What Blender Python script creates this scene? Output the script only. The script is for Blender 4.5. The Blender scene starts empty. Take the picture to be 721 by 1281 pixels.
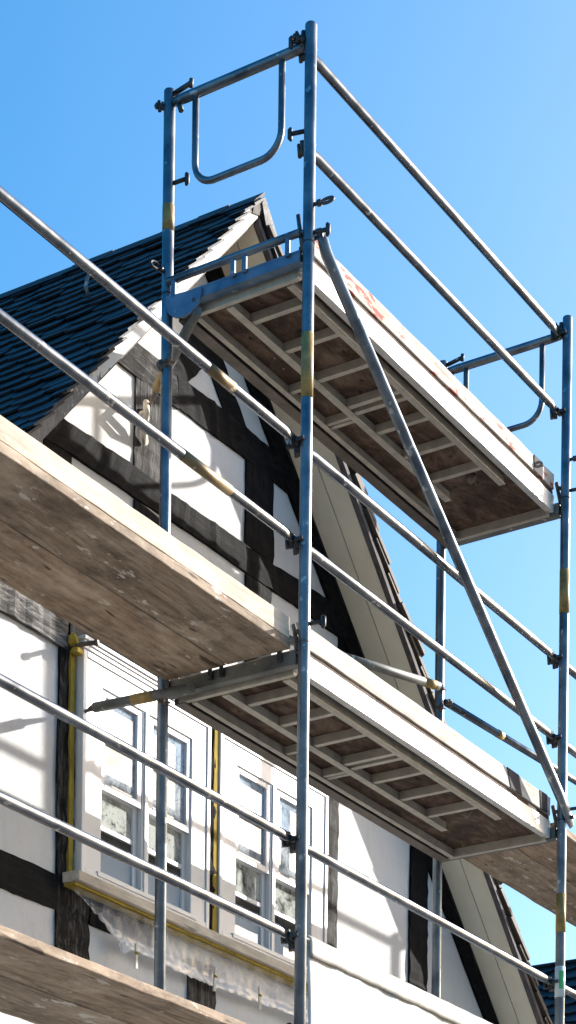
import bpy, bmesh, math, random
from mathutils import Vector, Matrix

random.seed(11)
S = bpy.context.scene
COL = S.collection
R = math.radians

# ------------------------------------------------------------------ materials
def mat_new(name):
    m = bpy.data.materials.new(name); m.use_nodes = True
    nt = m.node_tree
    for n in list(nt.nodes): nt.nodes.remove(n)
    out = nt.nodes.new('ShaderNodeOutputMaterial')
    b = nt.nodes.new('ShaderNodeBsdfPrincipled')
    nt.links.new(b.outputs[0], out.inputs[0])
    return m, nt, b, out

def coords(nt, scale=(1, 1, 1), rand=True):
    tc = nt.nodes.new('ShaderNodeTexCoord')
    mp = nt.nodes.new('ShaderNodeMapping'); mp.inputs['Scale'].default_value = scale
    src = tc.outputs['Object']
    if rand:
        oi = nt.nodes.new('ShaderNodeObjectInfo')
        mu = nt.nodes.new('ShaderNodeMath'); mu.operation = 'MULTIPLY'; mu.inputs[1].default_value = 37.0
        nt.links.new(oi.outputs['Random'], mu.inputs[0])
        ad = nt.nodes.new('ShaderNodeVectorMath'); ad.operation = 'ADD'
        nt.links.new(src, ad.inputs[0]); nt.links.new(mu.outputs[0], ad.inputs[1])
        src = ad.outputs[0]
    nt.links.new(src, mp.inputs[0])
    return mp.outputs[0]

def noise(nt, co, scale, detail=6, rough=.6, dist=0):
    n = nt.nodes.new('ShaderNodeTexNoise')
    n.inputs['Scale'].default_value = scale; n.inputs['Detail'].default_value = detail
    n.inputs['Roughness'].default_value = rough; n.inputs['Distortion'].default_value = dist
    nt.links.new(co, n.inputs['Vector'])
    return n.outputs['Fac']

def ramp(nt, fac, stops, interp='LINEAR'):
    r = nt.nodes.new('ShaderNodeValToRGB'); r.color_ramp.interpolation = interp
    e = r.color_ramp.elements
    while len(e) < len(stops): e.new(.5)
    for i, (p, c) in enumerate(stops):
        e[i].position = p
        e[i].color = (c[0], c[1], c[2], 1) if isinstance(c, (tuple, list)) else (c, c, c, 1)
    nt.links.new(fac, r.inputs[0])
    return r.outputs[0]

def mix(nt, fac, a, b, mode='MIX'):
    m = nt.nodes.new('ShaderNodeMix'); m.data_type = 'RGBA'; m.blend_type = mode
    for sock, v in ((m.inputs[0], fac), (m.inputs[6], a), (m.inputs[7], b)):
        if isinstance(v, (int, float)): sock.default_value = v
        elif isinstance(v, tuple): sock.default_value = (v[0], v[1], v[2], 1)
        else: nt.links.new(v, sock)
    return m.outputs[2]

def bump(nt, b, fac, strength=.3, dist=.01):
    n = nt.nodes.new('ShaderNodeBump')
    n.inputs['Strength'].default_value = strength; n.inputs['Distance'].default_value = dist
    nt.links.new(fac, n.inputs['Height']); nt.links.new(n.outputs[0], b.inputs['Normal'])

def m_steel(name, a=(.09, .115, .145), c=(.22, .25, .275), rough=.38, metal=.8, rust=True):
    m, nt, b, o = mat_new(name)
    co = coords(nt)
    n1 = noise(nt, co, 6, 5, .55)
    base = ramp(nt, n1, [(.35, a), (.62, c)])
    if rust:
        n2 = noise(nt, co, 3.1, 6, .65)
        f = ramp(nt, n2, [(.70 if rust == 'little' else .62, 0.0), (.78 if rust == 'little' else .70, .75)])
        base = mix(nt, f, base, (.27, .17, .075))
    n4 = noise(nt, co, 17, 4, .5)
    base = mix(nt, ramp(nt, n4, [(.66, 0.0), (.69, .6)]), base, (.62, .61, .58))
    nt.links.new(base, b.inputs['Base Color'])
    b.inputs['Metallic'].default_value = metal
    nt.links.new(ramp(nt, n1, [(.3, rough - .06), (.7, rough + .10)]), b.inputs['Roughness'])
    bump(nt, b, noise(nt, co, 14, 2), .03, .004)
    return m

def m_wood(name, dark, mid, light, grain=(1.3, 22, 22), paint=None, paint_lo=.6, paint_hi=.68, rough=.8, bmp=.4, knots=True, spec=.25, blot=.6, gr=(.28, .48, .72)):
    m, nt, b, o = mat_new(name)
    co = coords(nt, grain)
    n1 = noise(nt, co, 1.3, 9, .72, 1.1)
    base = ramp(nt, n1, [(gr[0], dark), (gr[1], mid), (gr[2], light)])
    cb = coords(nt, tuple(.35 + .65 * (g / max(grain)) ** .5 for g in grain))
    n2 = noise(nt, cb, 5.5, 7, .7)
    base = mix(nt, ramp(nt, n2, [(.30, blot), (.52, 0.0)]), base, tuple(x * .45 for x in mid))
    n6 = noise(nt, cb, 3.0, 7, .7, .3)
    base = mix(nt, ramp(nt, n6, [(.52, 0.0), (.72, blot * .7)]), base, tuple(min(.85, x * 1.25) for x in light))
    if knots:
        ck = coords(nt, tuple(.6 + 5.4 * (g / max(grain)) for g in grain))
        n5 = noise(nt, ck, 3.6, 2, .4)
        base = mix(nt, ramp(nt, n5, [(.69, 0.0), (.73, .85)]), base, tuple(x * .5 for x in dark))
    if paint:
        cp = coords(nt, tuple(1.0 + 2.2 * (g / max(grain)) for g in grain))
        n3 = noise(nt, cp, 4.2, 8, .65)
        base = mix(nt, ramp(nt, n3, [(paint_lo, 0.0), (paint_hi, .9)]), base, paint)
    nt.links.new(base, b.inputs['Base Color'])
    b.inputs['Roughness'].default_value = rough; b.inputs['Specular IOR Level'].default_value = spec
    bump(nt, b, n1, bmp, .006)
    return m

def m_flat(name, col, rough=.6, var=.12, sc=4, bmp=.1, bsc=30, metal=0):
    m, nt, b, o = mat_new(name)
    co = coords(nt)
    n1 = noise(nt, co, sc, 7, .65)
    base = ramp(nt, n1, [(.3, tuple(x * (1 - var) for x in col)), (.7, tuple(min(1, x * (1 + var)) for x in col))])
    nt.links.new(base, b.inputs['Base Color'])
    b.inputs['Roughness'].default_value = rough; b.inputs['Metallic'].default_value = metal
    bump(nt, b, noise(nt, co, bsc, 6), bmp, .006)
    return m

STEEL = m_steel('galvanised_steel')
STEEL_R = m_steel('rail_steel', (.085, .10, .12), (.175, .195, .22), .24, .9, 'little')
STEEL_D = m_steel('dark_steel', (.03, .035, .04), (.10, .105, .11), .5)
STEEL_P = m_steel('blue_grey_plate', (.07, .13, .21), (.17, .24, .32), .5, .45, True)
BRACKET = m_steel('bracket_steel', (.11, .12, .115), (.22, .22, .20), .55, .45)
RUST = m_steel('rusty_iron', (.07, .055, .045), (.19, .15, .12), .65, .4)
YELLOW = m_flat('yellow_paint_band', (.30, .20, .06), .55, .45, 14, .1)
OCHRE = m_steel('worn_ochre_paint', (.14, .09, .04), (.22, .17, .09), .4, .5)
SLEEVE = m_flat('blue_sleeve', (.06, .13, .22), .5, .3, 12, .1)
def dirty_plaster():
    nt = PLASTER.node_tree; b = nt.nodes['Principled BSDF']
    src = b.inputs['Base Color'].links[0].from_socket
    st = noise(nt, coords(nt, (7, 7, .8), False), 1.5, 7, .7)
    c = mix(nt, ramp(nt, st, [(.54, 0.0), (.74, .45)]), src, (.42, .405, .38))
    ve = nt.nodes.new('ShaderNodeTexVoronoi'); ve.feature = 'DISTANCE_TO_EDGE'; ve.inputs['Scale'].default_value = 1.1
    w_ = nt.nodes.new('ShaderNodeVectorMath'); w_.operation = 'ADD'
    nz = nt.nodes.new('ShaderNodeTexNoise'); nz.inputs['Scale'].default_value = 3; nz.inputs['Detail'].default_value = 6
    co = coords(nt, (1, 1, 1), False); nt.links.new(co, nz.inputs['Vector']); nt.links.new(co, w_.inputs[0]); nt.links.new(nz.outputs['Color'], w_.inputs[1]); nt.links.new(w_.outputs[0], ve.inputs['Vector'])
    c = mix(nt, ramp(nt, ve.outputs['Distance'], [(.0, .22), (.005, 0.0)]), c, (.28, .27, .26))
    nt.links.new(c, b.inputs['Base Color'])
TAPE = m_flat('yellow_tape', (.34, .235, .03), .95, .3, 9, .4, 22)
PLASTER = m_flat('white_plaster', (.58, .575, .56), .85, .06, 1.7, .35, 22)
dirty_plaster()
WHITE = m_flat('white_gloss_paint', (.66, .66, .66), .38, .03, 3, .04, 40)
CREAM = m_flat('cream_board', (.82, .75, .59), .6, .07, 3.5, .1, 20)
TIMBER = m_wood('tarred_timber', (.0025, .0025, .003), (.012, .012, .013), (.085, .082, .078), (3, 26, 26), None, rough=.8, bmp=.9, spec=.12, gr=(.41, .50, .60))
TIMBER_V = m_wood('tarred_timber_upright', (.0025, .0025, .003), (.012, .012, .013), (.085, .082, .078), (26, 26, 3), None, rough=.8, bmp=.9, spec=.12, gr=(.41, .50, .60))
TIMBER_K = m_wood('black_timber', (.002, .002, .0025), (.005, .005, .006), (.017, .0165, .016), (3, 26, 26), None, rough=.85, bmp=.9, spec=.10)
TIMBER_KV = m_wood('black_timber_upright', (.002, .002, .0025), (.005, .005, .006), (.020, .0195, .019), (26, 26, 3), None, rough=.85, bmp=.9, spec=.10)
TIMBER_G = m_wood('sunlit_grey_timber', (.012, .011, .011), (.10, .095, .09), (.26, .25, .235), (3, 26, 26), None, rough=.85, bmp=1.0, gr=(.41, .50, .60))  # lighter grey copy: sun on the beams put into the colour
TIMBER_GV = m_wood('sunlit_grey_timber_upright', (.004, .004, .004), (.035, .033, .031), (.12, .115, .108), (26, 26, 3), None, rough=.85, bmp=1.0, gr=(.41, .50, .60))  # same grey with upright grain, sunlight put into the colour
PLANK = m_wood('scaffold_plank', (.09, .058, .036), (.30, .215, .145), (.50, .40, .295), (1.6, 13, 13), (.58, .52, .44), .63, .67, blot=1.0)
PLANK_W = m_wood('weathered_plank', (.09, .06, .04), (.29, .215, .15), (.48, .39, .295), (1.6, 13, 13), (.62, .57, .50), .60, .64, blot=1.0)
TOE = m_wood('pale_toe_board', (.34, .27, .19), (.58, .49, .38), (.68, .60, .49), (1.2, 20, 20), (.40, .28, .18), .70, .74, knots=False)
TOE_RED = m_wood('painted_toe_board', (.26, .21, .16), (.50, .45, .385), (.60, .565, .51), (1.2, 20, 20), (.32, .035, .02), .552, .59, knots=False, blot=.25)
TOE_MID = m_wood('scuffed_toe_board', (.26, .21, .16), (.50, .45, .385), (.60, .565, .51), (1.2, 20, 20), (.42, .20, .12), .655, .69, knots=False, blot=.4)
PLY = m_wood('plywood', (.022, .012, .009), (.080, .048, .033), (.23, .165, .115), (2.5, 6, 6), (.50, .44, .36), .69, .71, knots=True, blot=.9)
ALU = m_flat('aluminium_rail', (.46, .42, .345), .5, .2, 12, .12, 30, .25)
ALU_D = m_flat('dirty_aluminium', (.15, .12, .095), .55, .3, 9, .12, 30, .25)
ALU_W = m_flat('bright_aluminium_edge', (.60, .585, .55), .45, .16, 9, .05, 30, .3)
SILLW = m_wood('bare_sill_board', (.42, .34, .25), (.60, .52, .42), (.70, .64, .55), (1.2, 20, 20), None)
GROUND = m_flat('paving', (.125, .125, .125), .9, .2, 1.2, .3, 20)
STICKER = m_flat('white_sticker', (.62, .70, .68), .4, .1, 20)
GREEN = m_flat('green_sticker', (.10, .50, .14), .4, .1, 20)
PEG = m_flat('pale_peg', (.66, .60, .50), .7, .15, 20)

def m_slate():
    m, nt, b, o = mat_new('dark_slate')
    co = coords(nt)
    n1 = noise(nt, co, 5, 8, .7)
    vo = nt.nodes.new('ShaderNodeTexVoronoi'); vo.inputs['Scale'].default_value = 5.2
    nt.links.new(co, vo.inputs['Vector'])
    base = ramp(nt, n1, [(.3, (.006, .0065, .008)), (.7, (.022, .023, .026))])
    base = mix(nt, .6, base, mix(nt, vo.outputs['Color'], (.003, .004, .006), (.038, .043, .048)))
    base = mix(nt, ramp(nt, noise(nt, co, 19, 5, .6), [(.68, 0.0), (.74, .4)]), base, (.07, .07, .065))
    nt.links.new(base, b.inputs['Base Color'])
    nt.links.new(ramp(nt, n1, [(.3, .42), (.7, .65)]), b.inputs['Roughness'])
    b.inputs['Specular IOR Level'].default_value = .2
    bump(nt, b, noise(nt, co, 28, 7), .35, .006)
    return m
SLATE = m_slate()
SLATE_B = m_flat('brown_grey_slate', (.095, .075, .058), .75, .45, 6, .5, 26)

def m_barge():
    m, nt, b, o = mat_new('peeling_white_paint')
    co = coords(nt, (1, 1, 1), False)
    sx = nt.nodes.new('ShaderNodeSeparateXYZ'); nt.links.new(co, sx.inputs[0])
    n1 = noise(nt, coords(nt, (9, 9, 3), False), 3.4, 8, .7)
    mr = nt.nodes.new('ShaderNodeMapRange')
    mr.inputs['From Min'].default_value = 7.2; mr.inputs['From Max'].default_value = 8.35
    mr.inputs['To Min'].default_value = -.32; mr.inputs['To Max'].default_value = .42
    nt.links.new(sx.outputs[2], mr.inputs[0])
    ad = nt.nodes.new('ShaderNodeMath'); nt.links.new(n1, ad.inputs[0]); nt.links.new(mr.outputs[0], ad.inputs[1])
    wood = ramp(nt, noise(nt, coords(nt, (16, 16, 3), False), 4, 8, .7), [(.3, (.05, .048, .045)), (.7, (.24, .23, .215))])
    base = mix(nt, ramp(nt, ad.outputs[0], [(.44, 0.0), (.50, 1.0)]), wood, (.79, .77, .72))
    nt.links.new(base, b.inputs['Base Color']); b.inputs['Roughness'].default_value = .7
    bump(nt, b, ad.outputs[0], .4, .006)
    return m
BARGE = m_barge()
BARGE_G = m_wood('grey_board', (.07, .065, .06), (.16, .15, .14), (.28, .26, .24), (6, 20, 6), (.6, .58, .54), .62, .68)
VERGE_D = m_wood('dark_verge_board', (.05, .045, .05), (.10, .09, .095), (.17, .155, .15), (6, 20, 6), None)

def m_pane(kind):
    """glass seen obliquely: dark room behind, sky in the shine; reflected sky and branches also painted in; some panes carry dusty protective film"""
    m, nt, b, o = mat_new('pane_' + kind)
    co = coords(nt)
    n1 = noise(nt, co, 6, 8, .65, .4)
    ve = nt.nodes.new('ShaderNodeTexVoronoi'); ve.feature = 'DISTANCE_TO_EDGE'; ve.inputs['Scale'].default_value = 7
    wr = nt.nodes.new('ShaderNodeVectorMath'); wr.operation = 'ADD'
    nz = nt.nodes.new('ShaderNodeTexNoise'); nz.inputs['Scale'].default_value = 6; nz.inputs['Detail'].default_value = 5; nt.links.new(co, nz.inputs['Vector'])
    nt.links.new(co, wr.inputs[0]); nt.links.new(nz.outputs['Color'], wr.inputs[1]); nt.links.new(wr.outputs[0], ve.inputs['Vector'])
    line = ramp(nt, ve.outputs['Distance'], [(.0, .8), (.035, 0.0)])  # reflected bare branches, drawn as dark lines in the base colour
    sp = noise(nt, co, 45, 4, .7)
    if kind == 'film':  # pale blue tones: sky reflection put into the base colour
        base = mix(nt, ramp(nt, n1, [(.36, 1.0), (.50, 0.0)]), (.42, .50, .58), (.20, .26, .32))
        base = mix(nt, line, base, (.05, .06, .07))
    elif kind == 'dusty':
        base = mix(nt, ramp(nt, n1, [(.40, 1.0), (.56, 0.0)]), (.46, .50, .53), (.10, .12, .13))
        base = mix(nt, line, base, (.05, .055, .055))
    elif kind == 'frost':
        base = mix(nt, ramp(nt, n1, [(.38, 1.0), (.52, 0.0)]), (.46, .48, .45), (.04, .045, .045))
        base = mix(nt, ramp(nt, sp, [(.60, 0.0), (.65, .8)]), base, (.03, .035, .03))
    else:
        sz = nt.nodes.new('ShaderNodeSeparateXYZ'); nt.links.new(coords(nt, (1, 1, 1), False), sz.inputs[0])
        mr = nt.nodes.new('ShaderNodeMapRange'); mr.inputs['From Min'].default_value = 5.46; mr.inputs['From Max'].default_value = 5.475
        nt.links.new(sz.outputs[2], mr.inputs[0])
        base = mix(nt, mr.outputs[0], mix(nt, n1, (.30, .36, .44), (.50, .56, .62)), ramp(nt, n1, [(.3, (.012, .014, .016)), (.7, (.05, .055, .055))]))  # pale blue lower part: reflected sky painted into the pane colour
    nt.links.new(base, b.inputs['Base Color'])
    b.inputs['Roughness'].default_value = .5; b.inputs['Specular IOR Level'].default_value = 0
    b.inputs['Coat Weight'].default_value = 1.0; b.inputs['Coat Roughness'].default_value = .01; b.inputs['Coat IOR'].default_value = 1.75
    return m
PANE = {k: m_pane(k) for k in ('film', 'dusty', 'frost', 'clear')}

def m_sheet():
    m, nt, b, o = mat_new('clear_plastic_film')
    co = coords(nt)
    n = noise(nt, coords(nt, (5, 3, 2)), 3, 3, .5, .5)
    b.inputs['Base Color'].default_value = (.72, .74, .77, 1); b.inputs['Roughness'].default_value = .25
    tl = nt.nodes.new('ShaderNodeBsdfTranslucent'); tl.inputs[0].default_value = (.85, .87, .9, 1)
    tr = nt.nodes.new('ShaderNodeBsdfTransparent')
    m1 = nt.nodes.new('ShaderNodeMixShader'); m1.inputs[0].default_value = .35
    nt.links.new(b.outputs[0], m1.inputs[1]); nt.links.new(tl.outputs[0], m1.inputs[2])
    m2 = nt.nodes.new('ShaderNodeMixShader')
    sz = nt.nodes.new('ShaderNodeSeparateXYZ'); nt.links.new(coords(nt, (1, 1, 1), False), sz.inputs[0])
    mr = nt.nodes.new('ShaderNodeMapRange'); mr.inputs['From Min'].default_value = -.06; mr.inputs['From Max'].default_value = .09
    mr.inputs['To Min'].default_value = -.02; mr.inputs['To Max'].default_value = .74
    nt.links.new(sz.outputs[2], mr.inputs[0])
    ad = nt.nodes.new('ShaderNodeMath'); nt.links.new(mr.outputs[0], ad.inputs[0]); nt.links.new(ramp(nt, n, [(.38, .16), (.62, .0)]), ad.inputs[1]); ad.use_clamp = True
    nt.links.new(ad.outputs[0], m2.inputs[0])
    nt.links.new(m1.outputs[0], m2.inputs[1]); nt.links.new(tr.outputs[0], m2.inputs[2])
    nt.links.new(m2.outputs[0], o.inputs[0])
    return m
SHEET = m_sheet()

def m_banner():
    m, nt, b, o = mat_new('white_tarpaulin')
    n1 = noise(nt, coords(nt, (14, 14, 2)), 1.6, 6, .6)
    n2 = noise(nt, coords(nt, (2.2, 2.2, 3.0)), 1.3, 3, .5)
    base = ramp(nt, n1, [(.3, (.42, .39, .34)), (.6, (.62, .61, .58))])
    base = mix(nt, ramp(nt, n2, [(.60, 0.0), (.70, .55)]), base, (.42, .50, .62))
    nt.links.new(base, b.inputs['Base Color']); b.inputs['Roughness'].default_value = .6
    bump(nt, b, n1, .3, .01)
    return m
BANNER = m_banner()

# ------------------------------------------------------------------ mesh helpers
LOC = {}
def tag(o, label=None, cat=None, group=None, kind=None):
    if label: o['label'] = label
    if cat: o['category'] = cat
    if group: o['group'] = group
    if kind: o['kind'] = kind
    elif cat: o['kind'] = 'thing'
    return o

def empty(name, loc, label, cat, group=None):
    o = bpy.data.objects.new(name, None); COL.objects.link(o)
    o.empty_display_size = .1
    o.location = loc; LOC[o] = Vector(loc)
    return tag(o, label, cat, group)

def ob(name, bm, m, parent=None, base=(0, 0, 0), bevel=0):
    """link a bmesh given in world metres as one mesh object whose origin is its thing's base"""
    off = LOC[parent] if parent else Vector(base)
    bmesh.ops.translate(bm, verts=bm.verts, vec=-off)
    bmesh.ops.recalc_face_normals(bm, faces=bm.faces)
    me = bpy.data.meshes.new(name); bm.to_mesh(me); bm.free()
    o = bpy.data.objects.new(name, me); COL.objects.link(o)
    for mm in (m if isinstance(m, (list, tuple)) else [m]): me.materials.append(mm)
    if parent: o.parent = parent
    else: o.location = off
    LOC[o] = off
    if bevel:
        b = o.modifiers.new('bevel', 'BEVEL'); b.width = bevel; b.segments = 2; b.limit_method = 'ANGLE'
    return o

def copy_thing(root, loc, label, group=None):
    r = root.copy(); COL.objects.link(r); r.location = loc; LOC[r] = Vector(loc)
    r['label'] = label
    if group: r['group'] = group
    for ch in root.children:
        c = ch.copy(); COL.objects.link(c); c.parent = r; LOC[c] = Vector(loc)
        for g in ch.children:
            d = g.copy(); COL.objects.link(d); d.parent = c; LOC[d] = Vector(loc)
    return r

def box(bm, x0, x1, y0, y1, z0, z1, jit=0):
    v = [bm.verts.new((x + random.uniform(-jit, jit), y + random.uniform(-jit, jit), z + random.uniform(-jit, jit)))
         for x in (x0, x1) for y in (y0, y1) for z in (z0, z1)]
    for f in ((0, 1, 3, 2), (4, 6, 7, 5), (0, 4, 5, 1), (2, 3, 7, 6), (0, 2, 6, 4), (1, 5, 7, 3)):
        bm.faces.new([v[i] for i in f])
    return v

def long_box(bm, x0, x1, y0, y1, z0, z1, n=14, wob=.002):
    """a board along x whose edges wander a little"""
    rings = []
    for i in range(n + 1):
        x = x0 + (x1 - x0) * i / n
        rings.append([bm.verts.new((x, y + random.uniform(-wob, wob), z + random.uniform(-wob, wob)))
                      for y, z in ((y0, z0), (y1, z0), (y1, z1), (y0, z1))])
    for a, b in zip(rings, rings[1:]):
        for i in range(4): bm.faces.new((a[i], a[(i + 1) % 4], b[(i + 1) % 4], b[i]))
    bm.faces.new(rings[0]); bm.faces.new(rings[-1])

def sweep(bm, pts, r, seg=14, closed=False, radii=None, flat=None):
    pts = [Vector(p) for p in pts]; n = len(pts); rings = []
    t0 = (pts[1] - pts[0]).normalized()
    up = Vector((0, 0, 1)) if abs(t0.z) < .9 else Vector((0, 1, 0))
    u = t0.cross(up).normalized()
    for i in range(n):
        if closed: t = (pts[(i + 1) % n] - pts[i - 1]).normalized()
        elif i == 0: t = t0
        elif i == n - 1: t = (pts[-1] - pts[-2]).normalized()
        else: t = (pts[i + 1] - pts[i - 1]).normalized()
        u = (u - t * u.dot(t)).normalized(); w = t.cross(u)
        rr = radii[i] if radii else r
        fl = flat[i] if flat else 1
        rings.append([bm.verts.new(pts[i] + rr * (math.cos(2 * math.pi * k / seg) * u * fl + math.sin(2 * math.pi * k / seg) * w))
                      for k in range(seg)])
    pairs = list(zip(rings, rings[1:])) + ([(rings[-1], rings[0])] if closed else [])
    for a, b in pairs:
        for k in range(seg):
            f = bm.faces.new((a[k], a[(k + 1) % seg], b[(k + 1) % seg], b[k])); f.smooth = True
    if not closed:
        for g in (rings[0], rings[-1]): bm.faces.new(g)

def tube(bm, a, b, r, seg=16): sweep(bm, [a, b], r, seg)

def open_end(bm, p, axis, r):
    """a dark-looking hollow mouth: short inner ring set into the tube end"""
    p = Vector(p); ax = Vector(axis).normalized()
    sweep(bm, [p, p + ax * .012, p + ax * .012], r, 16, radii=[r, r, r * .82])

def prism(bm, poly, y0, y1):
    a = [bm.verts.new((x, y0, z)) for x, z in poly]; b = [bm.verts.new((x, y1, z)) for x, z in poly]
    n = len(poly)
    bm.faces.new(a); bm.faces.new(b)
    for i in range(n): bm.faces.new((a[i], a[(i + 1) % n], b[(i + 1) % n], b[i]))

NB = bmesh.new
FR, RE = 0.0, 0.866          # front and rear rows of posts
LB = 3.0                     # bay length
WY = 1.48                    # plaster face of the gable

# ------------------------------------------------------------------ ground
bm = NB(); s = 400
vs = [bm.verts.new(p) for p in ((-s, -s, 0), (s, -s, 0), (s, s, 0), (-s, s, 0))]; bm.faces.new(vs)
tag(ob('ground', bm, GROUND), kind='structure')

# ------------------------------------------------------------------ the house
house = empty('timber_house', (1.25, WY, 0), 'half timbered white gable house with dark slate roof behind the scaffold', 'house')
def zl(x): return 9.33 + 1.098 * (x - 1.215)          # left soffit line
def zr(x): return 9.33 - .985 * (x - 1.215)           # right soffit line
XA, XE0, XE1 = 1.215, -3.7, 6.6
DEP = 8.0
bm = NB()
prism(bm, [(XE0 + .3, -.1), (XE1 - .3, -.1), (XE1 - .3, zr(XE1 - .3) - .02), (XA, zl(XA) - .02), (XE0 + .3, zl(XE0 + .3) - .02)], WY, DEP)
ob('wall', bm, PLASTER, house)

def timber(pts_up, pts_lo, m, name='timber', y=WY - .018, n=26, wob=.006):
    """a hewn beam between an upper and a lower edge line (x, z), its edges slightly uneven"""
    bm = NB(); U, L = [], []
    ph = [random.uniform(0, 6) for _ in range(6)]
    len_ = math.hypot(pts_up[1][0] - pts_up[0][0], pts_up[1][1] - pts_up[0][1])
    n = max(8, int(len_ / .05))
    def along(p, t): return (p[0][0] + (p[1][0] - p[0][0]) * t, p[0][1] + (p[1][1] - p[0][1]) * t)
    for i in range(n + 1):
        t = i / n
        a, b = along(pts_up, t), along(pts_lo, t)
        w = lambda q: wob * (1.1 * math.sin(len_ * t * 2.1 + ph[q]) + .6 * math.sin(len_ * t * 6.7 + ph[q + 1])) + random.gauss(0, wob * .22)
        yy = y + random.gauss(0, .003)
        ua = (a[0] + w(0), a[1] + w(1)); lb = (b[0] + w(2), b[1] + w(3))
        md = ((ua[0] + lb[0]) / 2, (ua[1] + lb[1]) / 2)
        U.append([bm.verts.new((ua[0], WY + .03, ua[1])), bm.verts.new((ua[0], yy + .003, ua[1])), bm.verts.new((md[0], yy - random.random() * .005, md[1])),
                  bm.verts.new((lb[0], yy + .003, lb[1])), bm.verts.new((lb[0], WY + .03, lb[1]))])
    for a, b in zip(U, U[1:]):
        for k in range(4): bm.faces.new((a[k], a[k + 1], b[k + 1], b[k]))
    bm.faces.new(U[0]); bm.faces.new(U[-1])
    return ob(name, bm, m, house)

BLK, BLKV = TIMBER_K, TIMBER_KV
rd = .165                                               # rafter width measured across, in x
timber([(.45, 8.38), (.93, 8.386)], [(.30, 8.19), (.955, 8.198)], TIMBER)  # sun and shade along this beam put into two timber colours
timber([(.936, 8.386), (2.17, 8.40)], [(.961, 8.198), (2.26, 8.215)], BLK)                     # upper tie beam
timber([(-.17, 7.66), (2.84, 7.735)], [(-.33, 7.50), (2.98, 7.565)], BLK, y=WY - .022)     # lower tie beam
timber([(.55, 8.19), (.55, 7.67)], [(.785, 8.19), (.785, 7.68)], TIMBER_GV, y=WY - .015)   # short post, left
timber([(.55, 7.505), (.55, 6.76)], [(.80, 7.505), (.80, 6.76)], BLKV, y=WY - .014)
timber([(-.25, 7.505), (-.25, 6.76)], [(-.02, 7.51), (-.02, 6.76)], BLKV, y=WY - .014)
timber([(1.66, 8.21), (1.665, 7.71)], [(1.97, 8.21), (1.97, 7.715)], BLKV, y=WY - .014)    # post, middle
timber([(1.675, 7.535), (1.675, 6.76)], [(1.965, 7.54), (1.965, 6.76)], BLKV, y=WY - .014)
timber([(2.75, 7.56), (2.75, 6.76)], [(3.0, 7.56), (3.0, 6.76)], BLKV, y=WY - .014)
# rafters under both soffits
timber([(XA + .02, zr(XA + .02) - .02), (6.2, zr(6.2) - .02)], [(XA - .02, zr(XA) - .20), (6.02, zr(6.2) - .02)], BLK, y=WY - .026, n=60, wob=.005)
timber([(XA - .02, zl(XA - .02) - .03), (-3.3, zl(-3.3) - .03)], [(XA - .01, zl(XA) - .15), (-3.2, zl(-3.3) - .03)], BLK, y=WY - .026, n=60, wob=.005)
# struts forming the small A under the apex
timber([(1.26, 8.85), (1.66, 8.41)], [(1.13, 8.72), (1.43, 8.40)], BLK, y=WY - .013)
timber([(.70, 8.25), (1.14, 8.74)], [(.90, 8.245), (1.24, 8.60)], BLK, y=WY - .0105)
# middle storey
timber([(-3.2, 6.74), (-.06, 6.76)], [(-3.2, 6.44), (-.06, 6.455)], TIMBER_G, y=WY - .03)
timber([(-.04, 6.76), (3.9, 6.78)], [(-.04, 6.545), (3.9, 6.555)], BLK, y=WY - .024)
timber([(-.11, 6.455), (-.10, 4.2)], [(.155, 6.455), (.17, 4.2)], TIMBER_V, y=WY - .02)
timber([(-3.2, 5.22), (-.11, 5.235)], [(-3.2, 5.02), (-.11, 5.045)], BLK)
timber([(.17, 5.235), (.75, 5.235)], [(.17, 5.045), (.75, 5.045)], BLK)
timber([(1.12, 5.10), (1.12, 4.2)], [(1.40, 5.10), (1.40, 4.2)], TIMBER_GV)
timber([(1.243, 6.50), (1.243, 5.27)], [(1.34, 6.50), (1.34, 5.27)], BLKV, y=WY - .058, wob=.002)
timber([(2.60, 6.55), (2.61, 4.2)], [(2.77, 6.55), (2.785, 4.2)], TIMBER_V, y=WY - .019)
timber([(3.72, 6.55), (3.73, 4.2)], [(3.965, 6.555), (3.985, 4.2)], BLKV, y=WY - .019)
timber([(-3.2, 4.2), (6.1, 4.2)], [(-3.2, 3.95), (6.1, 3.95)], BLK, n=60)

# soffits, barge boards
OV = .35
YF = WY - OV                                            # face of the verge
def slope_sheet(name, f, xs, y0, y1, z_off, th, m, n=1):
    bm = NB(); prism(bm, [(xs[0], f(xs[0]) + z_off), (xs[1], f(xs[1]) + z_off), (xs[1], f(xs[1]) + z_off + th), (xs[0], f(xs[0]) + z_off + th)], y0, y1)
    return ob(name, bm, m, house)
# right soffit: two boards with an open joint between
ym = YF + .165
slope_sheet('soffit', zr, (XA, XE1), YF + .03, ym, 0, .03, CREAM)
slope_sheet('soffit', zr, (XA, XE1), ym + .007, WY - .03, .002, .03, CREAM)
slope_sheet('soffit', zl, (XE0, XA), YF + .03, ym, 0, .03, CREAM)
slope_sheet('soffit', zl, (XE0, XA), ym + .007, WY - .03, .002, .03, CREAM)
slope_sheet('verge_batten', zr, (XA + .03, XE1 + .02), YF - .010, YF + .028, -.010, .045, VERGE_D)
slope_sheet('barge_board', zl, (XE0 - .02, XA + .01), YF - .012, YF + .018, -.022, .120, BARGE)
slope_sheet('barge_moulding', zl, (XE0 - .02, XA - .03), YF + .0205, YF + .055, -.050, .10, BARGE_G)
bm = NB(); prism(bm, [(XA - .055, zl(XA) - .02), (XA + .012, zl(XA) + .0), (XA + .035, zl(XA) + .07), (XA - .03, zl(XA) + .085)], YF - .022, YF - .0125)
ob('apex_plate', bm, BARGE_G, house)

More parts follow.
